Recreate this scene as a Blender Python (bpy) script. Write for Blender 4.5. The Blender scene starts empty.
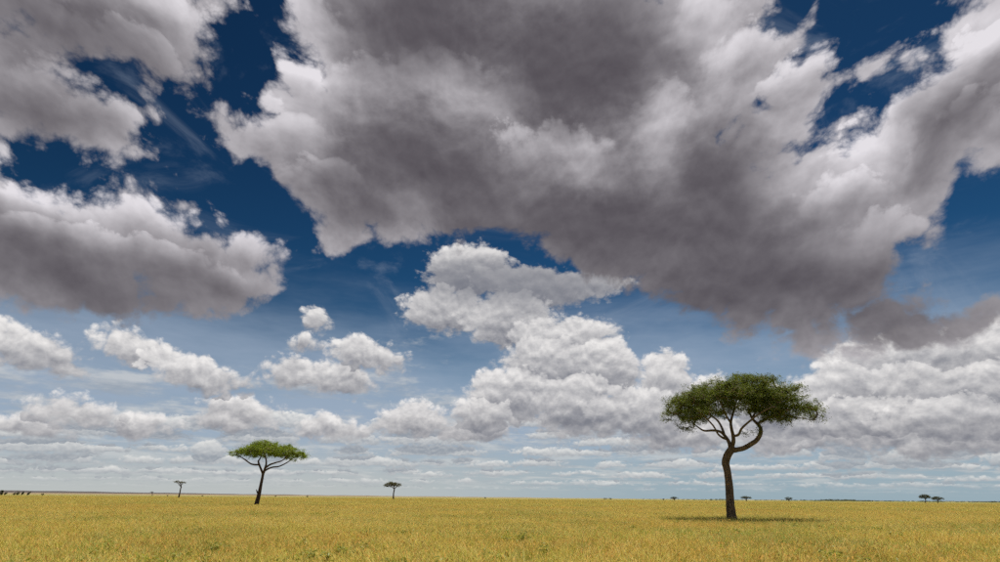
import bpy, math, random
import numpy as np
from mathutils import Matrix, Vector

scene = bpy.context.scene
R = math.radians
# ------------------------------------------------------------------ camera
CAM_H = 1.85            # eye height above the soil (grass tops are ~0.35 m up)
FPX = 600.0             # focal length in pixels of the 1000 px wide photograph
PITCH = R(19.85)
ROLL = R(0.47)
cam_data = bpy.data.cameras.new("camera")
cam_data.sensor_width = 36.0
cam_data.lens = 36.0 * FPX / 1000.0
cam_data.clip_start = 0.1
cam_data.clip_end = 60000.0
cam = bpy.data.objects.new("camera", cam_data)
scene.collection.objects.link(cam)
CAM_ROT = Matrix.Rotation(R(90) + PITCH, 3, 'X') @ Matrix.Rotation(ROLL, 3, 'Z')
cam.matrix_world = Matrix.Translation((0, 0, CAM_H)) @ CAM_ROT.to_4x4()
scene.camera = cam


def pix_dir(px, py):
    """direction of a pixel of the 1000x562 photograph"""
    return (CAM_ROT @ Vector((px - 500.0, 281.0 - py, -FPX))).normalized()


# ------------------------------------------------------------------ sun, exposure
SUN_EL, SUN_AZ = R(70), R(30)          # azimuth from +Y (view direction) towards +X
sun_vec = Vector((math.sin(SUN_AZ) * math.cos(SUN_EL), math.cos(SUN_AZ) * math.cos(SUN_EL), math.sin(SUN_EL)))
sl = bpy.data.lights.new("sun", 'SUN')
sl.energy = 4.8
sl.angle = R(6.0)
sl.color = (1.0, 0.95, 0.87)
sun = bpy.data.objects.new("sun", sl)
scene.collection.objects.link(sun)
sun.location = (0, 0, 50)
sun.rotation_euler = sun_vec.to_track_quat('Z', 'Y').to_euler()
scene.view_settings.view_transform = 'Standard'
scene.view_settings.look = 'None'
scene.view_settings.exposure = 0.5
scene.view_settings.gamma = 1.0
scene.cycles.use_adaptive_sampling = True
scene.cycles.adaptive_threshold = 0.02
scene.cycles.use_denoising = False      # keeps single blades and leaves crisp
scene.cycles.adaptive_min_samples = 8
scene.cycles.max_bounces = 6
scene.cycles.transparent_max_bounces = 8

# ------------------------------------------------------------------ node helpers
class Val:
    """a socket with arithmetic, so node maths can be written as formulas"""
    def __init__(s, g, sock): s.g, s.s = g, sock
    def __add__(s, o): return s.g.m('ADD', s, o)
    def __radd__(s, o): return s.g.m('ADD', o, s)
    def __sub__(s, o): return s.g.m('SUBTRACT', s, o)
    def __rsub__(s, o): return s.g.m('SUBTRACT', o, s)
    def __mul__(s, o): return s.g.m('MULTIPLY', s, o)
    def __rmul__(s, o): return s.g.m('MULTIPLY', o, s)
    def __truediv__(s, o): return s.g.m('DIVIDE', s, o)


class G:
    def __init__(g, tree): g.t = tree
    def node(g, kind, **props):
        n = g.t.nodes.new(kind)
        for k, v in props.items(): setattr(n, k, v)
        return n
    def put(g, sock, v):
        if isinstance(v, Val): g.t.links.new(v.s, sock)
        elif v is not None: sock.default_value = v
    def m(g, op, a, b=None, c=None, clamp=False):
        n = g.node('ShaderNodeMath', operation=op, use_clamp=clamp)
        for i, v in enumerate((a, b, c)):
            if v is not None: g.put(n.inputs[i], v)
        return Val(g, n.outputs[0])
    def vm(g, op, a, b=None, out=0):
        n = g.node('ShaderNodeVectorMath', operation=op)
        g.put(n.inputs[0], a)
        if op == 'SCALE': g.put(n.inputs['Scale'], b)
        elif b is not None: g.put(n.inputs[1], b)
        return Val(g, n.outputs[out])
    def comb(g, x, y, z):
        n = g.node('ShaderNodeCombineXYZ')
        for i, v in enumerate((x, y, z)): g.put(n.inputs[i], v)
        return Val(g, n.outputs[0])
    def sep(g, v):
        n = g.node('ShaderNodeSeparateXYZ'); g.put(n.inputs[0], v)
        return [Val(g, o) for o in n.outputs]
    def noise(g, vec, scale, detail=6.0, rough=0.5, lac=2.0, dist=0.0, color=False, dim='3D'):
        n = g.node('ShaderNodeTexNoise', noise_dimensions=dim)
        g.put(n.inputs['Vector'], vec); g.put(n.inputs['Scale'], scale); g.put(n.inputs['Detail'], detail)
        g.put(n.inputs['Roughness'], rough); g.put(n.inputs['Lacunarity'], lac); g.put(n.inputs['Distortion'], dist)
        return Val(g, n.outputs['Color' if color else 'Fac'])
    def voro(g, vec, scale, detail=3.0, rough=0.5, lac=2.1):
        n = g.node('ShaderNodeTexVoronoi', voronoi_dimensions='2D', feature='F1', normalize=True)
        g.put(n.inputs['Vector'], vec); g.put(n.inputs['Scale'], scale); g.put(n.inputs['Detail'], detail)
        g.put(n.inputs['Roughness'], rough); g.put(n.inputs['Lacunarity'], lac)
        return Val(g, n.outputs['Distance'])
    def sstep(g, v, lo, hi, a=0.0, b=1.0):
        n = g.node('ShaderNodeMapRange', interpolation_type='SMOOTHSTEP')
        for i, x in enumerate((v, lo, hi, a, b)): g.put(n.inputs[i], x)
        return Val(g, n.outputs[0])
    def mix(g, f, a, b, mode='MIX'):
        n = g.node('ShaderNodeMix', data_type='RGBA', blend_type=mode, clamp_factor=True)
        g.put(n.inputs[0], f); g.put(n.inputs[6], a); g.put(n.inputs[7], b)
        return Val(g, n.outputs[2])


def rgb(r, g, b, k=1.0): return (r * k, g * k, b * k, 1.0)


def srgb(r, g, b, k=1.0):
    f = lambda c: (c / 255 / 12.92) if c <= 10.3 else ((c / 255 + 0.055) / 1.055) ** 2.4
    return (f(r) * k, f(g) * k, f(b) * k, 1.0)


# ------------------------------------------------------------------ world: clear sky + cumulus
world = bpy.data.worlds.new("World")
scene.world = world
world.use_nodes = True
wt = world.node_tree
wt.nodes.clear()
SKY_K = 0.10                      # Background strength
world.cycles.sampling_method = 'MANUAL'
world.cycles.sample_map_resolution = 512

# clouds as they stood that day: centre, half-size and turn of each body, read
# off the photograph (pixels) and turned into fixed directions in the sky
UPPER = [  # cx, cy, half width, half height, turn (deg, counter-clockwise)
    # broken sheet, upper left
    (80, -20, 160, 82, 0), (150, 62, 62, 26, 4), (205, 78, 26, 16, 0), (25, 85, 60, 62, 0), (90, 120, 38, 34, -50),
    (132, 108, 26, 24, 20), (112, 158, 18, 22, -60), (185, 22, 50, 46, 0),
    # long bright bank, left
    (40, 255, 135, 66, -6), (185, 265, 82, 46, -10), (-10, 195, 62, 70, 0), (115, 212, 52, 38, -12), (240, 258, 36, 32, 0), (185, 205, 20, 14, 0),
    # the great bank
    (470, 40, 185, 125, 0), (292, 120, 62, 62, 20), (350, 170, 95, 70, -25), (460, 160, 130, 78, -10), (600, 110, 150, 130, 0),
    (620, 215, 130, 72, -12), (730, 215, 130, 90, -8), (720, 40, 90, 95, 0), (810, 120, 70, 48, 25), (800, 270, 120, 66, -6),
    (860, 220, 75, 78, 10), (890, 314, 115, 38, 3), (735, 300, 100, 32, -6), (915, 150, 62, 66, 30), (960, 110, 62, 62, 20),
    (1000, 45, 62, 70, 20), (1060, 100, 100, 80, 0), (335, 228, 24, 24, 0),
    (262, 130, 44, 34, 10), (832, 72, 58, 30, 8), (775, 130, 50, 44, 0), (985, 130, 46, 50, 20), (950, 316, 80, 29, 2), (120, 145, 20, 40, 30), (2, 150, 40, 44, 0), (868, 70, 34, 14, 30),
    # beyond the frame
    (300, -260, 300, 110, 10), (900, -220, 260, 90, -15), (1250, 60, 140, 150, 0), (-230, 120, 150, 160, 0),
]
UPPER_GAPS = [(112, 82, 24, 17, 20), (848, 112, 50, 17, 24), (872, 28, 36, 24, 30), (800, 2, 22, 20, 0), (62, 165, 34, 22, 0),
              (1000, 238, 84, 46, 25), (250, 60, 26, 60, -18), (180, 142, 34, 22, 40)]
UPPER_LOBES = [
    # the heaped lobes along their sunlit edges
    (870, 165, 42, 30, 10), (908, 122, 36, 28, 20), (952, 88, 38, 30, 20), (935, 168, 42, 32, 20), (988, 62, 40, 36, 0), (845, 205, 42, 30, 0), (884, 236, 38, 28, 0), (960, 140, 40, 30, 20),
    (10, 178, 46, 34, 0), (45, 216, 46, 30, 0), (102, 214, 36, 25, -8), (152, 228, 38, 26, -10), (206, 242, 36, 25, -8), (248, 258, 28, 24, 0), (80, 255, 60, 26, -4), (180, 272, 50, 22, -6),
    (250, 122, 32, 28, 0), (286, 84, 36, 34, 0), (300, 150, 42, 32, 0), (312, 36, 34, 38, 0), (345, 195, 44, 28, 0), (380, 90, 50, 36, 0), (455, 85, 60, 30, -20), (560, 160, 60, 30, -20),
    (742, 72, 40, 40, 10), (792, 88, 38, 26, 20), (700, 30, 40, 46, 0), (660, 130, 34, 44, 10), (60, 100, 40, 34, 0), (110, 128, 34, 28, -30), (150, 70, 46, 24, 0), (40, 40, 60, 36, 0), (170, 20, 50, 34, 0),
]
# where the upper clouds are deep (grey) and where they are thin (the sun shines through)
DEEP = [(590, 232, 190, 52, -10), (770, 275, 155, 60, -4), (690, 300, 130, 34, -6), (585, 60, 95, 62, 0), (890, 310, 120, 30, 3), (420, 20, 90, 50, 0), (60, 22, 130, 36, 0), (30, 105, 50, 24, 0),
        (90, 285, 150, 42, -3), (205, 285, 60, 24, -6), (430, 175, 110, 42, -12), (350, 200, 50, 30, 0), (720, 190, 60, 60, 0), (950, 130, 50, 30, 30)]
THIN = [(656, 120, 14, 40, 10), (455, 78, 46, 18, -22), (580, 160, 26, 18, -20), (705, 30, 22, 46, 20), (850, 165, 44, 26, 20), (985, 15, 40, 22, 0),
        (300, 90, 26, 50, 0), (800, 180, 30, 16, 0), (40, 195, 60, 16, -8), (860, 232, 40, 20, 0)]
MIDDLE = [   # far rows first, so nearer heads stand before them
    (330, 428, 40, 12, 0), (135, 424, 44, 11, 0), (20, 425, 40, 12, 0), (470, 430, 50, 14, 0), (690, 430, 70, 20, 0), (790, 434, 70, 17, 0), (930, 434, 100, 22, 0),
    (415, 420, 44, 18, 0), (238, 414, 42, 18, 0), (76, 412, 34, 15, -4), (590, 415, 62, 24, 0), (805, 412, 60, 24, 0), (1200, 380, 120, 60, 0), (-180, 390, 120, 30, 0),
    (665, 384, 30, 34, 0), (645, 412, 40, 26, 0), (716, 398, 28, 24, 0), (755, 405, 44, 22, 0),
    (1040, 360, 80, 60, 0), (960, 362, 62, 40, 0), (905, 358, 40, 32, 0), (855, 366, 40, 28, 0), (990, 398, 60, 36, 0), (905, 392, 50, 28, 0), (835, 392, 46, 26, -6), (870, 415, 52, 22, 0), (950, 418, 60, 20, 0),
    (470, 272, 46, 30, 0), (535, 286, 60, 22, -6), (592, 284, 44, 15, 4), (448, 310, 46, 24, 0), (510, 320, 52, 28, -8), (565, 340, 56, 26, 0), (605, 368, 34, 32, 0), (545, 366, 46, 28, 0),
    (510, 395, 44, 30, 0), (575, 402, 46, 26, 0), (480, 415, 34, 16, 0), (620, 410, 34, 22, 0),
    (-60, 330, 60, 40, 0), (22, 348, 54, 20, -10), (140, 352, 46, 17, -12), (200, 374, 50, 17, -8),
    (300, 372, 32, 18, 0), (338, 378, 36, 18, -6), (366, 354, 38, 17, -6), (318, 320, 15, 11, 0), (305, 342, 13, 8, 0),
]


def body_consts(c):
    """scale and offset that turn (azimuth, elevation, azimuth +/- elevation) into the body's unit ball"""
    cx, cy, a, b, th = c
    d = pix_dir(cx, cy)
    az, el = math.atan2(d.x, d.y), math.asin(d.z)
    s = d.dot(CAM_ROT @ Vector((0, 0, -1))) / FPX      # radians per pixel there
    a, b = a * s, b * s
    t = R(th)
    qa = math.cos(t) ** 2 / a ** 2 + math.sin(t) ** 2 / b ** 2
    qb = math.sin(t) ** 2 / a ** 2 + math.cos(t) ** 2 / b ** 2
    qc = math.cos(t) * math.sin(t) * (1 / a ** 2 - 1 / b ** 2)
    sg = 1 if qc >= 0 else -1
    qc = min(abs(qc), 0.97 * min(qa, qb))
    ce = math.cos(el)
    A, B, C = math.sqrt(qa - qc), math.sqrt(qb - qc), math.sqrt(qc)
    return sg, (A, B, C), (-A * az * ce, -B * el, -C * (az * ce + sg * el)), ce, min(a, b)


def body_field(g, vp, vn, bodies, gaps, k, el=None, flat=False):
    """signed depth inside the union of the bodies, in radians"""
    acc = None
    for lst, sign in ((bodies, 1), (gaps, -1)):
        for c in lst:
            sg, sc, of, ce, rad = body_consts(c)
            n = g.node('ShaderNodeVectorMath', operation='MULTIPLY_ADD')
            g.put(n.inputs[0], vp if sg > 0 else vn)
            n.inputs[1].default_value = sc; n.inputs[2].default_value = of
            ln = g.vm('LENGTH', Val(g, n.outputs[0]), out=1)
            s = g.m('MULTIPLY_ADD', ln, -rad * sign, rad * sign)
            if flat:                  # level cloud base
                dd = pix_dir(c[0], c[1]); e1 = math.asin(dd.z) - 0.30 * c[3] / FPX
                s = g.m('MINIMUM', s, g.m('MULTIPLY_ADD', el, 1.3, -1.3 * e1))
            if acc is None: acc = g.m('MAXIMUM', s, -0.3)
            elif sign > 0: acc = g.m('SMOOTH_MAX', acc, s, k)
            else: acc = g.m('SMOOTH_MIN', acc, s, k * 0.35)
    return acc


def lobe_group(soft):
    """one lobe laid over those behind it: how high up its own lobe (-1 foot, 1 crown) the line of sight passes"""
    t = bpy.data.node_groups.new('soft_lobe' if soft else 'lobe', 'ShaderNodeTree')
    for nm, ty in (('Vector', 'Vector'), ('Scale', 'Vector'), ('Offset', 'Vector'), ('El', 'Float'), ('Ruffle', 'Float'), ('Behind', 'Float'),
                   ('Minus', 'Float'), ('Rad', 'Float'), ('Gain', 'Float'), ('Shift', 'Float'), ('Edge', 'Float')):
        t.interface.new_socket(nm, in_out='INPUT', socket_type='NodeSocket' + ty)
    t.interface.new_socket('Head', in_out='OUTPUT', socket_type='NodeSocketFloat')
    g = G(t)
    gi = g.node('NodeGroupInput')
    i = {o.name: Val(g, o) for o in gi.outputs if o.name}
    n = g.node('ShaderNodeVectorMath', operation='MULTIPLY_ADD')
    for k, nm in enumerate(('Vector', 'Scale', 'Offset')): g.put(n.inputs[k], i[nm])
    ln = g.vm('LENGTH', Val(g, n.outputs[0]), out=1)
    s = g.m('MULTIPLY_ADD', ln, i['Minus'], i['Rad'])
    h = g.m('MULTIPLY_ADD', i['El'], i['Gain'], i['Shift'])
    inside = g.m('MINIMUM', g.m('MAXIMUM', (s + i['Ruffle']) * i['Edge'], 0.0), 1.0)
    if soft:                       # the lobe's foot melts into the bank
        inside = inside * g.m('MINIMUM', g.m('MAXIMUM', h * 0.85 + 0.62, 0.0), 1.0)
    out = i['Behind'] + inside * (h - i['Behind'])
    go = g.node('NodeGroupOutput')
    g.put(go.inputs[0], out)
    return t


LOBE = {False: lobe_group(False), True: lobe_group(True)}


def head_field(g, vp, vn, el, lobes, ruffle, soft):
    head = 0.0
    for c in lobes:
        sg, sc, of, ce, rad = body_consts(c)
        d = pix_dir(c[0], c[1]); b = c[3] * d.dot(CAM_ROT @ Vector((0, 0, -1))) / FPX
        n = g.node('ShaderNodeGroup'); n.node_tree = LOBE[soft]
        for k, v in enumerate((vp if sg > 0 else vn, sc, of, el, ruffle, head, -rad, rad, 1.0 / b, -math.asin(d.z) / b, (4.0 if soft else 9.0) / rad)):
            g.put(n.inputs[k], v)
        head = Val(g, n.outputs[0])
    return head


def field_group(name, bodies, gaps, k, sc, amp, billow, vscale, rough=0.56, heads=None, vor=2.2, flat=False, trim=0.0):
    t = bpy.data.node_groups.new(name, 'ShaderNodeTree')
    t.interface.new_socket('Vector', in_out='INPUT', socket_type='NodeSocketVector')
    t.interface.new_socket('Detail', in_out='INPUT', socket_type='NodeSocketFloat')
    t.interface.new_socket('Body', in_out='OUTPUT', socket_type='NodeSocketFloat')
    t.interface.new_socket('Field', in_out='OUTPUT', socket_type='NodeSocketFloat')
    t.interface.new_socket('Head', in_out='OUTPUT', socket_type='NodeSocketFloat')
    t.interface.new_socket('Ruffle', in_out='OUTPUT', socket_type='NodeSocketFloat')
    g = G(t)
    gi = g.node('NodeGroupInput')
    v = Val(g, gi.outputs[0]); det = Val(g, gi.outputs[1])
    x, y, z = g.sep(v)
    hyp = g.m('SQRT', g.m('MAXIMUM', 1.0 - z * z, 1e-5))
    # azimuth measured along its own circle; the sky behind the camera goes on as this one does
    az = g.m('ARCSINE', x / hyp) * hyp
    el = g.m('ARCSINE', z)
    p = g.comb(az, el, 0.0)
    # soft warp of the outline
    wn = g.noise(p, sc * 0.8, 3.0, 0.5, color=True, dim='2D')
    pw = g.vm('ADD', p, g.vm('SCALE', g.vm('SUBTRACT', wn, (0.5, 0.5, 0.5)), amp * 1.3))
    az, el, _ = g.sep(pw)
    vs = g.vm('MULTIPLY', pw, (1.0, vscale, 0.0))
    n1 = g.noise(vs, sc, det, rough, 2.1, dim='2D')
    n2 = g.voro(vs, sc * vor, det * 0.5, 0.52)
    ruffle = (n1 - 0.5) * (amp * 2.2) + (0.42 - n2) * billow
    az = g.m('MULTIPLY_ADD', ruffle, 1e-6, az)      # keeps the renderer from working all bodies at once
    el = g.m('MULTIPLY_ADD', ruffle, 1e-6, el)
    vp, vn = g.comb(az, el, az + el), g.comb(az, el, az - el)
    head = None
    body = body_field(g, vp, vn, bodies, gaps, k, el, flat)
    if heads: head = head_field(g, vp, vn, el, heads, ruffle * 0.8, heads is UPPER_LOBES)
    fld = body + ruffle - trim
    go = g.node('NodeGroupOutput')
    g.put(go.inputs[0], body); g.put(go.inputs[1], fld)
    if head is not None: g.put(go.inputs[2], head)
    g.put(go.inputs[3], ruffle)
    return t


def use(g, tree, vec, det):
    n = g.node('ShaderNodeGroup'); n.node_tree = tree
    g.put(n.inputs[0], vec); g.put(n.inputs[1], det)
    return Val(g, n.outputs[2]), Val(g, n.outputs[1]), Val(g, n.outputs[3])


up_tree = field_group('upper_clouds', UPPER, UPPER_GAPS, 0.040, 7.5, 0.034, 0.085, 1.15, 0.57, heads=UPPER_LOBES, vor=2.4, trim=0.009)
rrow = random.Random(17)
ROWS = []
for y0, hw, hh, step in ((489, 15, 2.2, 58), (483, 20, 3.3, 58), (475, 24, 4.6, 62), (465, 30, 6.4, 72), (453, 36, 8.6, 84), (440, 42, 11.0, 100), (428, 44, 11.0, 150)):
    x = -60 + rrow.uniform(0, step)
    while x < 1080:
        w = hw * rrow.uniform(0.5, 1.7)
        ROWS.append((x, y0 + rrow.uniform(-0.35, 0.35) * hh + (x - 500) * 0.0082, w, hh * rrow.uniform(0.6, 1.35), 0))
        x += w * 0.9 + step * rrow.uniform(0.1, 0.8)
row_tree = field_group('far_rows', ROWS, [], 0.003, 46.0, 0.0045, 0.0095, 1.7, 0.58, heads=ROWS, flat=True)
mid_tree = field_group('middle_clouds', MIDDLE, [], 0.010, 18.0, 0.013, 0.036, 1.3, 0.58, heads=MIDDLE)

g = G(wt)
tc = g.node('ShaderNodeTexCoord')
d = g.vm('NORMALIZE', Val(g, tc.outputs['Generated']))
dx, dy, dz = g.sep(d)
el = g.m('MAXIMUM', dz, 0.0)
sv = tuple(sun_vec)
IK = 2.0 ** -scene.view_settings.exposure / SKY_K

# clear sky, deep as through a polariser, paling to the horizon
sky = g.node('ShaderNodeTexSky', sky_type='NISHITA', sun_disc=False)
sky.sun_elevation = SUN_EL
sky.sun_rotation = SUN_AZ
sky.altitude = 1600
sky.air_density = 1.0; sky.dust_density = 0.6; sky.ozone_density = 3.0
base = Val(g, sky.outputs[0])
def flat(vec, k):
    x, y, z = g.sep(vec)
    return g.comb(x, z * k, 0.0)


lin = g.vm('SCALE', base, SKY_K)
gam = g.node('ShaderNodeGamma'); g.put(gam.inputs[0], lin); gam.inputs[1].default_value = 2.35
blue = g.vm('MULTIPLY', Val(g, gam.outputs[0]), (0.92, 1.36, 0.82))
# moist air low over the plain: pale veil, then the haze at the horizon
vn = g.noise(flat(d, 4.0), 3.0, 5.0, 0.6, dim='2D')
veil = g.sstep(el + (vn - 0.5) * 0.16, 0.36, 0.10)
wisp = g.sstep(g.noise(g.vm('ADD', flat(d, 2.0), (7.3, 1.9, 0.0)), 4.5, 7.0, 0.62, dist=0.8, dim='2D'), 0.52, 0.80)
blue = g.mix(wisp * 0.35, blue, srgb(132, 146, 166))
col = g.mix(veil * 0.92, blue, srgb(158, 173, 193))
col = g.mix(g.sstep(el, 0.10, 0.0), col, g.mix(g.sstep(dx, -0.3, 0.35), srgb(186, 191, 190), srgb(152, 172, 182)))


def toward_sun(e):
    return g.vm('NORMALIZE', g.vm('ADD', d, tuple(c * e for c in sv)))


# far field: cumulus rows of the plain, seen in perspective on a level layer
inv = g.m('DIVIDE', 1.0, el + 0.035)
plane = g.vm('MULTIPLY', g.comb(dx * inv, dy * inv, 0.0), (1.0, 1.0, 1.0))
inv2 = g.m('DIVIDE', 1.0, el + 0.047)
plane2 = g.comb(dx * inv2, dy * inv2, 0.12)


def far_field(p, vec, det):
    a = g.noise(p, 0.75, det, 0.60, 2.1, dim='2D')
    c = g.noise(flat(vec, 2.4), 14.0, det, 0.62, dim='2D')
    return (a - 0.5) * 1.0 + (c - 0.5) * 0.6


f0 = far_field(plane, d, 6.0)
f1 = far_field(plane2, toward_sun(0.014), 4.0)
cover = g.sstep(el, 0.32, 0.10, -0.26, 0.10)
far_a = g.sstep(f0 + cover, 0.0, 0.26) * g.sstep(el, 0.002, 0.03)
far_l = g.sstep((f0 - f1) * 1.6 - (f0 + cover) * 0.3 + 0.46, 0.0, 0.85)
far_c = g.mix(far_l, srgb(148, 156, 166), srgb(212, 212, 210))
haze = g.sstep(el, 0.16, 0.0)
far_c = g.mix(haze * 0.5, far_c, srgb(186, 192, 194))
col = g.mix(far_a * 0.60, col, far_c)

# small flat-based cumulus in receding rows
r_head, r0, rr0 = use(g, row_tree, d, 6.0)
_, _, rr1 = use(g, row_tree, toward_sun(0.004), 5.0)
row_a = g.sstep(r0, 0.0, 0.0045) * g.sstep(el, 0.004, 0.03)
row_l = g.m('ADD', g.sstep(r_head, -0.7, 1.0) * 0.75 + 0.05, (rr0 - rr1) * 44.0, clamp=True)
row_c = g.mix(row_l, srgb(138, 146, 158), srgb(244, 243, 239))
row_c = g.mix(haze * 0.32, row_c, srgb(190, 194, 194))
col = g.mix(row_a * 0.92, col, row_c)

pd = g.comb(g.m('ARCSINE', dx / g.m('SQRT', g.m('MAXIMUM', 1.0 - dz * dz, 1e-5))) * g.m('SQRT', g.m('MAXIMUM', 1.0 - dz * dz, 1e-5)), g.m('ARCSINE', dz), 0.0)
# middle distance: standing cumulus, sunlit heads and grey feet
m_head, m0, mr0 = use(g, mid_tree, d, 9.0)
_, _, mr1 = use(g, mid_tree, toward_sun(0.011), 6.0)
_, m2, _ = use(g, mid_tree, toward_sun(0.045), 3.0)
mid_a = g.sstep(m0, 0.0, 0.012)
m_od = g.m('MAXIMUM', m0, 0.0) * 5.0 + g.m('MAXIMUM', m2, 0.0) * 8.0
m_l = g.m('EXPONENT', m_od * -1.0) * 0.55 + g.sstep(m_head, -1.1, 0.9) * 0.5
# the head of the tallest one stands in the great bank's shade
ms = body_field(g, pd, pd, [(520, 281, 110, 25, 0)], [], 0.02)
m_l = g.m('ADD', m_l - 0.14, (mr0 - mr1) * 19.0, clamp=True) * (1.0 - g.sstep(ms, -0.025, 0.03) * 0.62)
m_l = g.m('POWER', m_l, 1.45)
mid_c = g.mix(m_l, srgb(120, 122, 132), srgb(240, 237, 235))
col = g.mix(mid_a * 0.96, col, mid_c)

# near overhead: the great dark bank and its neighbours
u_head, u0, ur0 = use(g, up_tree, d, 10.0)
_, _, ur1 = use(g, up_tree, toward_sun(0.024), 7.0)
_, u2, _ = use(g, up_tree, toward_sun(0.16), 4.0)
up_a = g.sstep(u0, 0.0, 0.024)
u_od = g.m('MAXIMUM', u2, 0.0) * 3.0 + g.m('MAXIMUM', u0, 0.0) * 6.4
dn = g.noise(pd, 6.0, 5.0, 0.55, color=True, dim='2D')
pdw = g.vm('ADD', pd, g.vm('SCALE', g.vm('SUBTRACT', dn, (0.5, 0.5, 0.5)), 0.11))
ax, ay, _ = g.sep(pdw)
deep = body_field(g, g.comb(ax, ay, ax + ay), g.comb(ax, ay, ax - ay), DEEP, [], 0.05)
thin = body_field(g, g.comb(ax, ay, ax + ay), g.comb(ax, ay, ax - ay), THIN, [], 0.02)
is_deep = g.sstep(deep, -0.055, 0.065); is_thin = g.sstep(thin, -0.04, 0.03)
u_l = g.m('EXPONENT', u_od * -1.25) * 0.50 + g.sstep(u_head, -0.9, 1.0) * 0.56 * (1.0 - is_deep * 0.70)
u_l = (u_l - 0.06) * (1.0 - is_deep * 0.70) + is_thin * (0.30 - is_deep * 0.08)
u_l = g.m('ADD', u_l, (ur0 - ur1) * (5.5 - is_deep * 3.6), clamp=True)
u_l = g.m('POWER', u_l, 1.25)
up_c = g.mix(u_l, srgb(86, 81, 87), srgb(230, 226, 231))
col = g.mix(up_a * 0.98, col, up_c)

bg = g.node('ShaderNodeBackground')
g.put(bg.inputs[0], g.vm('SCALE', col, IK))
bg.inputs[1].default_value = SKY_K
wo = g.node('ShaderNodeOutputWorld')
wt.links.new(bg.outputs[0], wo.inputs[0])

# ------------------------------------------------------------------ materials
def principled(name):
    m = bpy.data.materials.new(name); m.use_nodes = True
    t = m.node_tree; t.nodes.clear()
    gg = G(t)
    b = gg.node('ShaderNodeBsdfPrincipled'); o = gg.node('ShaderNodeOutputMaterial')
    t.links.new(b.outputs[0], o.inputs[0])
    b.inputs['Roughness'].default_value = 0.9
    if 'Specular IOR Level' in b.inputs: b.inputs['Specular IOR Level'].default_value = 0.15
    return m, gg, b, o


def spot(px, py, dist):
    d = pix_dir(px, py); h = math.hypot(d.x, d.y)
    return d.x / h * dist, d.y / h * dist


def plain_colour(gg, pos):
    """colour of the sward by place: gold, olive and rust drifts of different sizes"""
    big = gg.noise(pos, 0.022, 3.0, 0.55)
    medium = gg.noise(pos, 0.12, 4.0, 0.6)
    fine = gg.noise(pos, 0.75, 4.0, 0.65)
    tuft = gg.noise(gg.vm('ADD', pos, (31.0, 9.0, 1.0)), 2.4, 3.0, 0.6)
    rust = gg.noise(gg.vm('ADD', pos, (311.0, 77.0, 5.0)), 0.10, 5.0, 0.65)
    c = gg.mix(gg.sstep(big * 0.35 + medium * 0.45 + fine * 0.20, 0.485, 0.53), GOLD, OLIVE)
    c = gg.mix(gg.sstep(rust * 0.65 + fine * 0.35, 0.51, 0.58) * 0.70, c, RUST)
    c = gg.mix(gg.sstep(tuft * 0.6 + medium * 0.4, 0.51, 0.58) * 0.75, c, LUSH)
    c = gg.mix(gg.sstep(tuft * 0.55 + rust * 0.45, 0.48, 0.41) * 0.65, c, STRAW)
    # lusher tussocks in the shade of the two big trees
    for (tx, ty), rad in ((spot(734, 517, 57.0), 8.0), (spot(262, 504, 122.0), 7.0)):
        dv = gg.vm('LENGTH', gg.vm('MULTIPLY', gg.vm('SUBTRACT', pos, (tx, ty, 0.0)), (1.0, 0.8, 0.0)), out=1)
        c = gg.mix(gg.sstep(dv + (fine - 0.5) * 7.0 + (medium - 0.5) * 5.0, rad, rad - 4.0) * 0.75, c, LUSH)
    return c


LUSH = rgb(0.28, 0.34, 0.07)
STRAW = rgb(0.70, 0.59, 0.23)
GOLD = rgb(0.62, 0.545, 0.125)
OLIVE = rgb(0.40, 0.43, 0.09)
RUST = rgb(0.64, 0.43, 0.10)

mat_ground, gg, bs, _o = principled('dry_sward')
geo = gg.node('ShaderNodeNewGeometry'); pos = Val(gg, geo.outputs['Position'])
cg = plain_colour(gg, pos)
streak = gg.noise(pos, 2.2, 6.0, 0.7)
cg = gg.mix(gg.sstep(streak, 0.35, 0.7), gg.vm('SCALE', cg, 0.27), gg.vm('SCALE', cg, 0.48))
gg.put(bs.inputs['Base Color'], cg)

mat_grass = bpy.data.materials.new('grass_blades'); mat_grass.use_nodes = True
mat_grass.node_tree.nodes.clear()
gg = G(mat_grass.node_tree)
geo = gg.node('ShaderNodeNewGeometry'); pos = Val(gg, geo.outputs['Position'])
at = gg.node('ShaderNodeAttribute', attribute_name='blade')
rnd, up, head = gg.sep(Val(gg, at.outputs['Vector']))
c = plain_colour(gg, pos)
c = gg.mix(gg.sstep(rnd, 0.52, 0.85) * 0.70, c, rgb(0.78, 0.66, 0.30))       # bleached straw
c = gg.mix(gg.sstep(rnd, 0.45, 0.12) * 0.70, c, rgb(0.24, 0.29, 0.045))      # still green
c = gg.mix(gg.sstep(up, 0.55, 0.0) * 0.45, c, rgb(0.25, 0.26, 0.05))        # greener stems
c = gg.mix(head, c, rgb(0.62, 0.36, 0.10))                                 # seed heads
df = gg.node('ShaderNodeBsdfDiffuse'); tr = gg.node('ShaderNodeBsdfTranslucent')
gg.put(df.inputs[0], c); gg.put(tr.inputs[0], c)
mx = gg.node('ShaderNodeMixShader'); mx.inputs[0].default_value = 0.42
mat_grass.node_tree.links.new(df.outputs[0], mx.inputs[1]); mat_grass.node_tree.links.new(tr.outputs[0], mx.inputs[2])
mo = gg.node('ShaderNodeOutputMaterial'); mat_grass.node_tree.links.new(mx.outputs[0], mo.inputs[0])


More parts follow.
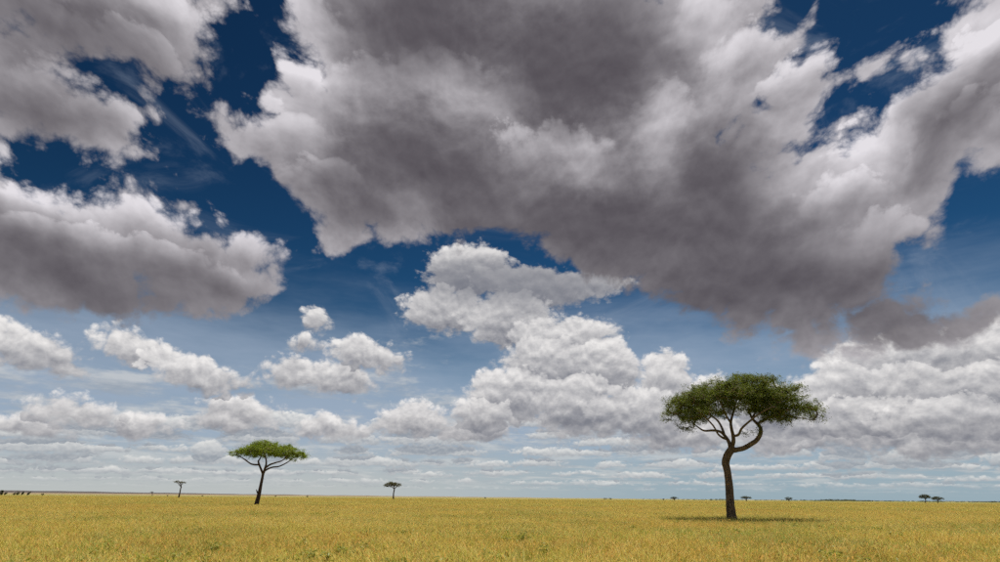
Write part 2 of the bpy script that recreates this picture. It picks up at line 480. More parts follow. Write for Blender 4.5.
# ------------------------------------------------------------------ mesh helpers
def mesh_from(name, verts, faces, mat, smooth=False):
    me = bpy.data.meshes.new(name)
    me.from_pydata([tuple(v) for v in verts], [], faces)
    me.materials.append(mat)
    if smooth: me.polygons.foreach_set('use_smooth', [True] * len(me.polygons))
    me.update()
    return me


def fast_mesh(name, verts, tris, mat, attr=None):
    """triangles by numpy"""
    me = bpy.data.meshes.new(name)
    verts = np.asarray(verts, np.float32); tris = np.asarray(tris, np.int32)
    me.vertices.add(len(verts)); me.vertices.foreach_set('co', verts.ravel())
    me.loops.add(tris.size); me.loops.foreach_set('vertex_index', tris.ravel())
    me.polygons.add(len(tris)); me.polygons.foreach_set('loop_start', np.arange(0, tris.size, 3, dtype=np.int32))
    me.update(calc_edges=True)
    if attr is not None:
        a = me.attributes.new('blade', 'FLOAT_VECTOR', 'POINT')
        a.data.foreach_set('vector', np.asarray(attr, np.float32).ravel())
    me.materials.append(mat)
    me.validate()
    return me


def link(name, me, parent=None, loc=(0, 0, 0)):
    o = bpy.data.objects.new(name, me)
    scene.collection.objects.link(o)
    o.location = loc
    if parent is not None: o.parent = parent
    return o


def tag(o, label=None, category=None, group=None, kind=None):
    for k, v in (('label', label), ('category', category), ('group', group), ('kind', kind)):
        if v is not None: o[k] = v
    return o


# ------------------------------------------------------------------ the plain
rng = np.random.default_rng(11)
rings = [0, 4, 8, 14, 22, 32, 46, 64, 90, 130, 190, 280, 420, 640, 1000, 1600, 2600, 4200, 6500, 11000, 20000, 40000]
SEG = 128
gv, gf = [(0, 0, 0)], []


def ground_z(x, y):
    r = math.hypot(x, y)
    k = min(1.0, r / 40.0)
    return k * (0.05 * math.sin(x * 0.11 + 1.3) * math.sin(y * 0.09) + 0.03 * math.sin(x * 0.031 - y * 0.05)) if r < 700 else 0.0


for r in rings[1:]:
    for i in range(SEG):
        a = 2 * math.pi * i / SEG
        x, y = r * math.sin(a), r * math.cos(a)
        gv.append((x, y, ground_z(x, y)))
for i in range(SEG): gf.append((0, 1 + (i + 1) % SEG, 1 + i))
for k in range(len(rings) - 2):
    b0, b1 = 1 + k * SEG, 1 + (k + 1) * SEG
    for i in range(SEG): gf.append((b0 + i, b0 + (i + 1) % SEG, b1 + (i + 1) % SEG, b1 + i))
tag(link('ground', mesh_from('ground', gv, gf, mat_ground, True)), kind='structure')

# far rise of the plain: a low escarpment, sandy slope under a dusky crest
mat_hill, gg, bs, _o = principled('far_slope')
geo = gg.node('ShaderNodeNewGeometry'); pos = Val(gg, geo.outputs['Position'])
hn = gg.noise(gg.vm('MULTIPLY', pos, (1.0, 1.0, 6.0)), 0.004, 5.0, 0.6)
hz = gg.sep(pos)[2]
crest = gg.sstep(hz + (hn - 0.5) * 7.0, 5.0, 15.0)
gg.put(bs.inputs['Base Color'], gg.mix(crest, gg.mix(hn, rgb(0.27, 0.20, 0.10), rgb(0.17, 0.135, 0.08)), rgb(0.07, 0.060, 0.058)))


def rise(az):
    """height of the far rise in metres at 7.5 km, by bearing in degrees from the view direction"""
    pts = [(-180, 10), (-90, 30), (-45, 36), (-38, 34), (-30, 27), (-22, 20), (-12, 14), (0, 10), (8, 6), (15, 4), (40, 3), (90, 12), (180, 10)]
    for (a0, h0), (a1, h1) in zip(pts, pts[1:]):
        if a0 <= az <= a1:
            t = (az - a0) / (a1 - a0)
            return h0 + (h1 - h0) * t
    return 5.0


hv, hf = [], []
NA = 720
prof = [(5200, 0.0), (6000, 0.25), (6800, 0.66), (7500, 1.0), (8600, 0.9), (10000, -0.1)]
for i in range(NA):
    az = -180 + 360.0 * i / NA
    h = rise(az) + 1.2 * math.sin(az * 0.9) + 0.8 * math.sin(az * 2.7 + 1) + rng.normal(0, 0.25)
    for r, q in prof:
        hv.append((r * math.sin(R(az)), r * math.cos(R(az)), h * q - 1.0))
for i in range(NA):
    j = (i + 1) % NA
    for k in range(len(prof) - 1):
        hf.append((i * 6 + k, j * 6 + k, j * 6 + k + 1, i * 6 + k + 1))
tag(link('hills', mesh_from('hills', hv, hf, mat_hill, True)), kind='structure')


# ------------------------------------------------------------------ grass
def grass_tile(name, size, n, hmin, hmax, wid, heads):
    """one patch of bent, tapering blades, n of them on a square of this size"""
    ncl = max(8, int(n / 18))
    ctr = rng.uniform(-size / 2, size / 2, (ncl, 2))
    tall = rng.uniform(0.45, 1.3, ncl)
    own = rng.integers(0, ncl, n)
    xy = ctr[own] + rng.normal(0, 0.075 * size / 2.2 * 0.6 + 0.05, (n, 2))
    stray = rng.random(n) < 0.22
    xy[stray] = rng.uniform(-size / 2, size / 2, (int(stray.sum()), 2))
    h = rng.uniform(hmin, hmax, n) * tall[own]
    a = rng.uniform(0, 2 * np.pi, n)
    lean = rng.uniform(0.08, 0.75, n) * h
    wind = np.array([0.10, 0.04])
    w = wid * rng.uniform(0.6, 1.4, n)
    f = rng.uniform(0, 2 * np.pi, n)                   # facing of the flat side
    px, py = np.cos(f) * w / 2, np.sin(f) * w / 2
    own_tone = rng.random(ncl)
    r1 = np.clip(0.62 * own_tone[own] + 0.38 * rng.random(n), 0, 1)   # tussocks differ in tone
    V, A = [], []
    for q, ww, z in ((0.0, 1.0, 0.0), (0.30, 0.85, 0.55), (1.0, 0.12, 1.0)):
        cx = xy[:, 0] + (np.cos(a) * lean + wind[0] * h) * q
        cy = xy[:, 1] + (np.sin(a) * lean + wind[1] * h) * q
        cz = h * z * (1 - 0.15 * q)
        for sgn in (-1, 1):
            V.append(np.stack([cx + sgn * px * ww, cy + sgn * py * ww, cz], 1))
            A.append(np.stack([r1, np.full(n, z), np.zeros(n)], 1))
    V = np.stack(V, 1).reshape(-1, 3); A = np.stack(A, 1).reshape(-1, 3)
    b = (np.arange(n) * 6)[:, None]
    T = np.concatenate([b + np.array([[0, 1, 3]]), b + np.array([[0, 3, 2]]), b + np.array([[2, 3, 5]]), b + np.array([[2, 5, 4]])])
    # seed heads: slim nodding spindles at the tips of some culms
    m = int(n * heads)
    if m:
        k = rng.choice(n, m, replace=False)
        tip = np.stack([xy[k, 0] + np.cos(a[k]) * lean[k] + wind[0] * h[k], xy[k, 1] + np.sin(a[k]) * lean[k] + wind[1] * h[k], h[k] * 0.85], 1)
        hl = rng.uniform(0.06, 0.13, m)[:, None]; hw = (wid * 1.1 * rng.uniform(0.7, 1.3, m))[:, None]
        dr = np.stack([np.cos(a[k]) * 0.55, np.sin(a[k]) * 0.55, np.full(m, 0.75)], 1)
        sd = np.stack([np.cos(f[k]), np.sin(f[k]), np.zeros(m)], 1)
        P = np.stack([tip - dr * hl * 0.2, tip + dr * hl * 0.4 + sd * hw, tip + dr * hl, tip + dr * hl * 0.4 - sd * hw], 1).reshape(-1, 3)
        hb = len(V) + (np.arange(m) * 4)[:, None]
        V = np.concatenate([V, P])
        A = np.concatenate([A, np.repeat(np.stack([r1[k], np.ones(m), rng.uniform(0.3, 1.0, m)], 1), 4, 0)])
        T = np.concatenate([T, hb + np.array([[0, 1, 2]]), hb + np.array([[0, 2, 3]])])
    return bpy.data.objects.new(name, fast_mesh(name, V, T, mat_grass, A))


def grass_field(name, pts, rots, scl, idx, protos):
    """a cloud of points carrying the patches (geometry nodes)"""
    src = bpy.data.collections.new(name + '_patches')
    for p in protos: src.objects.link(p)
    me = bpy.data.meshes.new(name)
    me.vertices.add(len(pts)); me.vertices.foreach_set('co', np.asarray(pts, np.float32).ravel())
    for an, typ, vals in (('turn', 'FLOAT', rots), ('size', 'FLOAT', scl), ('which', 'INT', idx)):
        at = me.attributes.new(an, typ, 'POINT'); at.data.foreach_set('value', vals)
    o = link(name, me)
    t = bpy.data.node_groups.new(name, 'GeometryNodeTree')
    t.interface.new_socket('Geometry', in_out='INPUT', socket_type='NodeSocketGeometry')
    t.interface.new_socket('Geometry', in_out='OUTPUT', socket_type='NodeSocketGeometry')
    N, L = t.nodes, t.links
    gi, go = N.new('NodeGroupInput'), N.new('NodeGroupOutput')
    ci = N.new('GeometryNodeCollectionInfo'); ci.inputs[0].default_value = src
    ci.inputs['Separate Children'].default_value = True; ci.inputs['Reset Children'].default_value = True
    ip = N.new('GeometryNodeInstanceOnPoints'); ip.inputs['Pick Instance'].default_value = True

    def attr(an, typ):
        n = N.new('GeometryNodeInputNamedAttribute'); n.data_type = typ; n.inputs['Name'].default_value = an
        return n.outputs['Attribute']
    cx = N.new('ShaderNodeCombineXYZ')
    L.new(attr('turn', 'FLOAT'), cx.inputs[2])
    e2r = N.new('FunctionNodeEulerToRotation'); L.new(cx.outputs[0], e2r.inputs[0])
    L.new(gi.outputs[0], ip.inputs['Points']); L.new(ci.outputs[0], ip.inputs['Instance'])
    L.new(attr('which', 'INT'), ip.inputs['Instance Index']); L.new(e2r.outputs[0], ip.inputs['Rotation'])
    L.new(attr('size', 'FLOAT'), ip.inputs['Scale']); L.new(ip.outputs[0], go.inputs[0])
    md = o.modifiers.new('patches', 'NODES'); md.node_group = t
    return tag(o, kind='stuff')


def spread(step, r0, r1, half_deg):
    n = int(r1 / step) + 2
    gx, gy = np.meshgrid(np.arange(-n, n + 1) * step, np.arange(-2, n + 1) * step)
    x = gx.ravel() + rng.uniform(-.3, .3, gx.size) * step; y = gy.ravel() + rng.uniform(-.3, .3, gx.size) * step
    r = np.hypot(x, y); az = np.degrees(np.arctan2(x, y))
    ok = (r > r0) & (r < r1) & (np.abs(az) < half_deg)
    x, y = x[ok], y[ok]
    z = np.array([ground_z(a, b) for a, b in zip(x, y)]) - 0.01
    return np.stack([x, y, z], 1)


near = [grass_tile('near_patch', 2.2, 1350, 0.22, 0.50, 0.013, 0.22) for _ in range(6)]
far = [grass_tile('far_patch', 7.0, 3200, 0.25, 0.50, 0.03, 0.12) for _ in range(4)]
pn = spread(2.0, 6, 120, 52)
pf = spread(6.2, 105, 700, 50)
pts = np.concatenate([pn, pf])
nn, nf = len(pn), len(pf)
# names sort the patches in the collection: far_patch first, then near_patch
idx = np.concatenate([4 + rng.integers(0, 6, nn), rng.integers(0, 4, nf)]).astype(np.int32)
size = np.concatenate([rng.uniform(0.85, 1.15, nn), rng.uniform(0.85, 1.2, nf)])
grass = grass_field('savanna_grass', pts, rng.uniform(0, 6.283, nn + nf), size, idx, far + near)
grass['label'] = 'tall dry golden grass covering the open plain'
grass['category'] = 'grass'

# ------------------------------------------------------------------ trees
def bark_material(name, c0, c1):
    m, gg, b, o = principled(name)
    tcn = gg.node('ShaderNodeTexCoord'); ob = Val(gg, tcn.outputs['Object'])
    st = gg.vm('MULTIPLY', ob, (1.0, 1.0, 0.22))
    n1 = gg.noise(st, 9.0, 6.0, 0.65); n2 = gg.noise(ob, 1.1, 3.0, 0.5)
    col = gg.mix(gg.sstep(n1, 0.32, 0.68), c0, c1)
    col = gg.mix(gg.sstep(n2, 0.45, 0.7) * 0.5, col, rgb(c1[0] * 1.25, c1[1] * 1.2, c1[2] * 1.15))
    gg.put(b.inputs['Base Color'], col)
    bp = gg.node('ShaderNodeBump'); bp.inputs['Strength'].default_value = 0.9; bp.inputs['Distance'].default_value = 0.06
    gg.put(bp.inputs['Height'], n1)
    m.node_tree.links.new(bp.outputs[0], b.inputs['Normal'])
    return m


def leaf_material(name, dark, light, dry):
    m = bpy.data.materials.new(name); m.use_nodes = True
    m.node_tree.nodes.clear()
    gg = G(m.node_tree)
    at = gg.node('ShaderNodeAttribute', attribute_name='blade')
    rnd, clump, q = gg.sep(Val(gg, at.outputs['Vector']))
    col = gg.mix(rnd * 0.5 + clump * 0.5, dark, light)
    col = gg.mix(gg.sstep(clump * 0.6 + rnd * 0.4, 0.78, 1.0), col, dry)
    df = gg.node('ShaderNodeBsdfDiffuse'); tr = gg.node('ShaderNodeBsdfTranslucent'); gl = gg.node('ShaderNodeBsdfGlossy')
    gg.put(df.inputs[0], col); gg.put(tr.inputs[0], gg.vm('MULTIPLY', col, (1.3, 1.25, 0.7)))
    gl.inputs['Roughness'].default_value = 0.55; gl.inputs[0].default_value = (0.5, 0.5, 0.45, 1)
    mx = gg.node('ShaderNodeMixShader'); mx.inputs[0].default_value = 0.35
    m.node_tree.links.new(df.outputs[0], mx.inputs[1]); m.node_tree.links.new(tr.outputs[0], mx.inputs[2])
    m2 = gg.node('ShaderNodeMixShader'); m2.inputs[0].default_value = 0.04
    m.node_tree.links.new(mx.outputs[0], m2.inputs[1]); m.node_tree.links.new(gl.outputs[0], m2.inputs[2])
    o = gg.node('ShaderNodeOutputMaterial'); m.node_tree.links.new(m2.outputs[0], o.inputs[0])
    return m


mat_bark = bark_material('rough_bark', rgb(0.075, 0.052, 0.036), rgb(0.20, 0.145, 0.098))
mat_bark_red = bark_material('reddish_bark', rgb(0.05, 0.03, 0.022), rgb(0.125, 0.08, 0.058))
mat_leaf = leaf_material('dark_olive_leaves', rgb(0.07, 0.098, 0.018), rgb(0.15, 0.185, 0.034), rgb(0.19, 0.20, 0.06))
mat_leaf_fresh = leaf_material('fresh_green_leaves', rgb(0.12, 0.175, 0.016), rgb(0.23, 0.30, 0.035), rgb(0.24, 0.27, 0.05))
mat_leaf_grey = leaf_material('dusty_leaves', rgb(0.065, 0.065, 0.028), rgb(0.115, 0.11, 0.05), rgb(0.14, 0.115, 0.07))
mat_leaf_far = leaf_material('far_dark_leaves', rgb(0.035, 0.045, 0.022), rgb(0.06, 0.07, 0.03), rgb(0.07, 0.065, 0.04))


class Place:
    """pixels of the photograph on the upright plane that stands at a tree's distance"""
    def __init__(s, base_px, dist):
        d = pix_dir(*base_px)
        h = math.hypot(d.x, d.y)
        s.fwd = Vector((d.x / h, d.y / h, 0)); s.right = Vector((s.fwd.y, -s.fwd.x, 0))
        s.o = Vector((s.fwd.x * dist, s.fwd.y * dist, 0)); s.dist = dist
    def at(s, px, py, depth=0.0):
        """tree-local (right, away, up) position of a pixel, this many metres behind the plane"""
        d = pix_dir(px, py)
        t = (s.dist + depth) / d.dot(s.fwd)
        return Vector((d.dot(s.right) * t, depth, CAM_H + d.z * t))
    def m_per_px(s, px, py):
        """metres of one pixel across and of one pixel up, there"""
        return (s.at(px + 1, py) - s.at(px, py)).length, (s.at(px, py - 1) - s.at(px, py)).length


def catmull(pts, rads, sub):
    """smooth a polyline with radii"""
    if len(pts) < 3 or sub < 2: return pts, rads
    P = [pts[0] * 2 - pts[1]] + list(pts) + [pts[-1] * 2 - pts[-2]]
    out, ro = [], []
    for i in range(len(pts) - 1):
        p0, p1, p2, p3 = P[i:i + 4]
        for k in range(sub):
            t = k / sub
            out.append(0.5 * ((2 * p1) + (p2 - p0) * t + (2 * p0 - 5 * p1 + 4 * p2 - p3) * t * t + (3 * p1 - p0 - 3 * p2 + p3) * t ** 3))
            ro.append(rads[i] + (rads[i + 1] - rads[i]) * t)
    return out + [pts[-1]], ro + [rads[-1]]


def tube(V, F, pts, rads, sides, seed=0, lump=0.0):
    rr = random.Random(seed)
    n0 = len(V)
    ref = Vector((0, 1, 0.05))
    for i, (p, r) in enumerate(zip(pts, rads)):
        t = (pts[min(i + 1, len(pts) - 1)] - pts[max(i - 1, 0)]).normalized()
        u = ref - t * ref.dot(t)
        if u.length < 1e-3: u = Vector((1, 0, 0)) - t * t.x
        u.normalize(); ref = u
        v = t.cross(u)
        for k in range(sides):
            a = 2 * math.pi * k / sides
            q = r * (1 + lump * (math.sin(a * 3 + i * 0.35 + seed) * 0.6 + rr.uniform(-.5, .5)))
            V.append(p + (u * math.cos(a) + v * math.sin(a)) * q)
    for i in range(len(pts) - 1):
        for k in range(sides):
            a, b = n0 + i * sides + k, n0 + i * sides + (k + 1) % sides
            F.append((a, b, b + sides, a + sides))
    V.append(pts[-1] + (pts[-1] - pts[-2]).normalized() * rads[-1] * 0.5)
    e = len(V) - 1; l = n0 + (len(pts) - 1) * sides
    for k in range(sides): F.append((l + k, l + (k + 1) % sides, e))


def grow_twigs(nodes, anchors, rr):
    """join every anchor to the nearest wood already there; returns chains (child, parent)"""
    import heapq
    npts = [n for n in nodes]
    par = [-1] * len(npts)
    todo = list(range(len(anchors)))
    A = np.array([list(a) for a in anchors])
    X = np.array([list(n) for n in npts])
    D = np.linalg.norm(A[:, None, :] - X[None, :, :], axis=2)
    D = D * 1.0
    best = D.min(1); bi = D.argmin(1)
    done = np.zeros(len(anchors), bool)
    for _ in range(len(anchors)):
        b = np.where(done, 1e9, best); i = int(b.argmin())
        done[i] = True
        npts.append(anchors[i]); par.append(int(bi[i])); j = len(npts) - 1
        dd = np.linalg.norm(A - A[i], axis=1) * 1.04
        up = dd < best
        best = np.where(up & ~done, dd, best); bi = np.where(up & ~done, j, bi)
    return npts, par


def crown_anchors(pl, lobes, spacing, rr, grow, pad):
    """points through the lobes' volume, thickest towards their upper shells"""
    out = []
    for (cx, cy, rx, ry, rz, dep) in lobes:
        c = pl.at(cx, cy, dep)
        kx, kz = pl.m_per_px(cx, cy)
        ax, az = rx * kx * grow, ry * kz * grow
        n = max(4, int(4.19 * ax * az * rz / spacing ** 3 * 0.75))
        i = 0
        while i < n:
            while True:
                q = Vector((rr.uniform(-1, 1), rr.uniform(-1, 1), rr.uniform(-1, 1)))
                if q.length <= 1 and rr.random() < (0.35 + 0.65 * q.length) * (1.0 if q.z > -0.25 else 0.55): break
            p = c + Vector((q.x * ax, q.y * rz, q.z * az))
            m = rr.randint(max(1, pad // 2), pad + pad // 2)          # foliage hangs together in flattish pads
            for _ in range(m):
                out.append(p + Vector((rr.gauss(0, 1), rr.gauss(0, 1), rr.gauss(0, 0.42))) * (spacing * 0.75 if m > 1 else 0.0))
            i += m
    return out


def leaf_cloud(anchors, n_per, spread_xy, spread_z, leaf, rr_seed):
    """leaf sprays: each anchor carries n small pointed leaf faces"""
    r = np.random.default_rng(rr_seed)
    A = np.array([list(a) for a in anchors]); m = len(A)
    clump = r.random(m)
    n = m * n_per
    own = np.repeat(np.arange(m), n_per)
    k = r.normal(0, 1, (n, 3)) * np.array([spread_xy, spread_xy, spread_z]) * r.uniform(0.5, 1.3, m)[own][:, None]
    c = A[own] + k
    d = r.normal(0, 1, (n, 3)) * np.array([1, 1, 0.55]); d /= np.linalg.norm(d, axis=1)[:, None]
    e = np.cross(d, r.normal(0, 1, (n, 3)) + np.array([0, 0, 1.2])); e /= np.linalg.norm(e, axis=1)[:, None] + 1e-9
    L = leaf * r.uniform(0.6, 1.5, n)[:, None]; W = L * r.uniform(0.22, 0.42, n)[:, None]
    V = np.stack([c - d * L / 2, c + e * W / 2, c + d * L / 2, c - e * W / 2], 1).reshape(-1, 3)
    b = (np.arange(n) * 4)[:, None]
    T = np.concatenate([b + np.array([[0, 1, 2]]), b + np.array([[0, 2, 3]])])
    At = np.repeat(np.stack([r.random(n), clump[own], np.zeros(n)], 1), 4, 0)
    return V, T, At


def acacia(name, label, base_px, dist, trunk, limbs, lobes, spacing, n_per, spread_xy, spread_z, leaf, bark, leafmat, seed,
           sides=12, sub=5, group=None, twig_r=0.012, flare=True, sprigs=0, grow=1.0, pad=1):
    """trunk and limbs: lists of (px, py, radius px, depth m); lobes: crown bodies (px, py, rx, ry, depth radius m, depth m)"""
    rr = random.Random(seed)
    pl = Place(base_px, dist)
    root = link(name, None, loc=tuple(pl.o))
    root.rotation_euler = (0, 0, math.atan2(pl.right.y, pl.right.x))
    tag(root, label, 'tree', group)
    k = pl.m_per_px(*base_px)[0]
    skel = []

    def poly(chain):
        P = [pl.at(x, y, dp) for x, y, r, dp in chain]; Q = [r * k for x, y, r, dp in chain]
        return catmull(P, Q, sub)
    P, Q = poly(trunk)
    if flare:     # roots run on below the grass to the soil
        foot = P[0].copy(); foot.z = -0.25
        mid = P[0].copy(); mid.z = max(0.08, P[0].z * 0.4)
        P = [foot, mid] + P; Q = [Q[0] * 1.5, Q[0] * 1.18] + Q
    V, F = [], []
    tube(V, F, P, Q, sides, seed, 0.07)
    link('trunk', mesh_from('trunk', V, F, bark, True), root)
    skel += P[len(P) * 2 // 3:]
    for i, ch in enumerate(limbs):
        P, Q = poly(ch)
        V, F = [], []
        tube(V, F, P, Q, max(6, sides - 3), seed + i + 1, 0.06)
        link('limb', mesh_from('limb', V, F, bark, True), root)
        skel += P[1:]
    anch = crown_anchors(pl, lobes, spacing, rr, grow, pad)
    # long shoots that stand out of the crown's outline
    for _ in range(sprigs):
        b = rr.choice(anch)
        v = Vector((rr.uniform(-1, 1) * 1.0, rr.uniform(-1, 1), rr.uniform(-0.15, 1.0))).normalized()
        for q in (0.35, 0.62, 0.85): anch.append(b + v * q * rr.uniform(0.7, 1.2) * spacing * 1.5)
    crown = None
    if anch:
        pts, par = grow_twigs(skel, anch, rr)
        # thickness of each twig by what it carries
        load = [0] * len(pts)
        for j in range(len(pts) - 1, len(skel) - 1, -1):
            load[j] += 1
            if par[j] >= len(skel): load[par[j]] += load[j]
        V, F = [], []
        for j in range(len(skel), len(pts)):
            a, b = pts[par[j]], pts[j]
            ln = (b - a).length
            if ln < 1e-4: continue
            r1 = min(twig_r * math.sqrt(load[j]), twig_r * 5); r0 = r1 * 1.15
            mid = (a + b) / 2 + Vector((rr.uniform(-1, 1), rr.uniform(-1, 1), rr.uniform(-1.2, 0.5))) * ln * 0.12
            tube(V, F, [a, mid, b], [r0, (r0 + r1) / 2, r1 * 0.8], 4 if load[j] < 6 else 6)
        tag(link('twigs', mesh_from('twigs', V, F, bark, True), root), kind='stuff')
        V, T, At = leaf_cloud(anch, n_per, spread_xy, spread_z, leaf, seed)
        crown = link('crown', fast_mesh('crown', V, T, leafmat, At), root)
    return root


# the great tree: leaning bole, a swan-neck limb to the right
acacia('acacia_tree', 'large dark green flat-topped tree with a looping swan-neck limb, its shade on the grass', (731, 517), 60.0,
       trunk=[(731.5, 517, 5.2, 0), (730.2, 505, 4.4, 0), (729.8, 492, 4.1, 0.05), (728.6, 480, 3.9, 0.1), (727, 470, 3.8, 0.1), (725.6, 463, 4.0, 0.05),
              (727.6, 455.5, 4.1, 0), (731.0, 449.5, 4.0, 0), (732, 446, 3.2, 0)],
       limbs=[
           [(729.5, 450.5, 3.0, 0), (737, 449.6, 2.7, -0.1), (744, 448.0, 2.6, -0.2), (750, 444.5, 2.5, -0.3), (756.5, 440, 2.4, -0.3), (760.5, 433.5, 2.2, -0.3),
            (760.4, 427.5, 1.9, -0.1), (757, 423.5, 1.7, 0.2), (752, 418, 1.3, 0.6), (748, 409, 0.9, 1.0)],
           [(731.5, 447, 2.8, 0), (733.5, 441, 2.2, -0.2), (733, 435, 1.9, -0.4), (731.3, 428, 1.7, -0.5), (731, 421, 1.4, -0.4), (734, 410, 1.0, 0), (737, 398, 0.7, 0.6)],
           [(731, 448, 2.7, 0), (729, 442, 2.0, 0.3), (725.5, 436.5, 1.8, 0.5), (720.5, 431.8, 1.5, 0.7), (713, 430.3, 1.3, 0.8), (704.5, 430.6, 1.1, 0.9), (698, 427, 0.8, 1.0), (690, 420, 0.6, 1.0)],
           [(727, 438.8, 1.6, 0.5), (722.5, 437.4, 1.2, -0.5), (718, 433.8, 1.0, -1.4), (713.5, 426, 0.9, -2.2), (706, 418, 0.8, -2.8), (698, 411, 0.6, -3.4)],
           [(724.5, 435.5, 1.5, 0.6), (722, 428, 1.3, 1.6), (718, 421, 1.2, 2.4), (712, 416, 1.0, 3.0), (704, 411, 0.8, 3.4), (692, 407, 0.6, 3.6)],
           [(733, 436, 1.4, -0.4), (738.5, 434.5, 1.3, -1.0), (741, 429.5, 1.2, -1.6), (745, 425, 1.1, -2.2), (751, 420, 1.0, -2.8), (760, 413, 0.8, -3.4), (772, 407, 0.6, -3.8)],
           [(757, 424, 1.4, 0.2), (764, 419.5, 1.1, 0.8), (775, 415, 0.9, 1.2), (788, 416, 0.75, 1.4), (799, 417.5, 0.6, 1.2), (809, 419.5, 0.4, 0.8), (817, 420, 0.25, 0.6)],
           [(731, 423, 1.3, -0.4), (726, 415, 1.0, -1.4), (722, 405, 0.8, -2.2), (716, 396, 0.6, -2.8)],
           [(752, 418, 1.2, 0.6), (758, 409, 1.0, 1.8), (768, 401, 0.8, 2.8), (780, 396, 0.6, 3.4)],
       ],
       lobes=[(735, 400, 48, 13, 5.2, 0.3), (706, 403, 30, 13, 4.2, 0.5), (690, 410, 19, 12, 3.0, 0.6), (745, 391, 36, 12, 4.4, 0.4), (748, 383, 20, 7, 2.4, 0.2),
              (770, 402, 26, 14, 4.0, 0.6), (786, 394, 14, 7, 2.4, 0.8), (768, 413, 20, 7, 2.8, -0.4), (787, 420, 9, 5, 1.4, -0.6), (799, 412, 16, 9, 2.6, 1.0), (810, 412, 10, 8, 1.9, 0.8), (788, 408, 16, 11, 3.0, 0.8), (794, 400, 9, 5, 1.8, 1.0),
              (817, 420, 5.5, 3, 0.8, 0.6), (684, 424, 9, 10, 1.6, 0.3), (692, 417, 11, 8, 2.0, -1.6), (712, 415, 14, 6, 2.2, -2.6), (776, 414, 14, 7, 2.4, -1.8), (674, 412, 9, 9, 1.6, 0.6), (680, 404, 12, 9, 2.2, 0.6), (715, 392, 17, 8, 2.8, 0.0), (750, 377, 8, 3.5, 0.9, 0.2),
              (751, 431.5, 2.6, 2.4, 0.3, -1.5), (698, 418, 12, 7, 2.2, -1.0), (695, 394, 10, 5, 2.0, 0.4), (762, 384, 10, 5, 1.6, 0.2)],
       spacing=0.53, n_per=54, spread_xy=0.20, spread_z=0.15, leaf=0.125, bark=mat_bark, leafmat=mat_leaf, seed=5, twig_r=0.014, sprigs=110, grow=1.03, pad=4)

# the second tree: straight leaning bole forking low into a goblet, fresher green
acacia('acacia_tree', 'fresh green umbrella tree on a straight leaning trunk with a broken stub near its foot', (258, 504), 125.0,
       trunk=[(256.6, 504, 2.5, 0), (258.6, 496, 2.1, 0), (261, 484, 1.6, 0), (262.6, 476, 1.4, 0), (263.4, 471.5, 1.5, 0)],
       limbs=[
           [(263, 473.5, 1.38, 0), (261, 469, 1.12, 0.4), (259, 464, 1.00, 0.8), (258.4, 461, 0.88, 1.0), (260, 458.5, 0.75, 1.2), (262, 454, 0.62, 1.5)],
           [(258.6, 464.5, 0.94, 0.8), (254.5, 464.5, 0.88, 0.4), (250.5, 463.5, 0.75, 0.0), (245, 459.5, 0.69, -0.5), (241, 457, 0.50, -0.8), (235, 454, 0.38, -1.0)],
           [(263.4, 473, 1.50, 0), (265, 468, 1.19, -0.3), (266.2, 464, 0.94, -0.6), (266, 459, 0.75, -0.8), (264.5, 455, 0.62, -1.0)],
           [(265, 468, 1.12, -0.3), (270, 464.5, 0.94, -0.8), (276, 462.4, 0.81, -1.4), (282, 460.5, 0.62, -2.0), (287, 456, 0.50, -2.4)],
           [(264, 471, 1.12, 0.2), (268.5, 468.5, 0.94, 0.8), (273, 467, 0.88, 1.2), (279, 466.2, 0.75, 1.4), (286, 463, 0.62, 1.5), (292, 459, 0.50, 1.4), (298, 455.5, 0.38, 1.2)],
           [(258.2, 493, 1.12, 0), (257.0, 491.5, 0.69, -0.2), (256.4, 489.2, 0.38, -0.3)],
       ],
       lobes=[(262, 451.5, 24, 6.0, 6.0, 0), (264, 446.0, 15, 4.8, 4.4, 0), (284, 452.5, 18, 6.0, 5.0, 0.4), (296, 456, 11, 5.0, 3.4, 0.6), (304, 456.5, 5.5, 2.6, 1.6, 0.4), (247, 453.5, 12, 4.2, 3.6, -0.4),
              (236, 453.5, 6, 3.8, 2.2, -0.6), (231.5, 453, 3, 2.4, 1.0, -0.6), (254, 448.5, 9, 4, 3.4, 0.2), (279, 446.8, 10, 3.4, 3.0, 0.2), (288, 448.5, 7, 2.8, 2.4, 0.4), (264, 443.2, 9, 2.6, 2.8, 0)],
       spacing=0.70, n_per=54, spread_xy=0.28, spread_z=0.19, leaf=0.20, bark=mat_bark_red, leafmat=mat_leaf_fresh, seed=9, sides=10, sub=4, twig_r=0.022, sprigs=10, grow=0.98, pad=1)

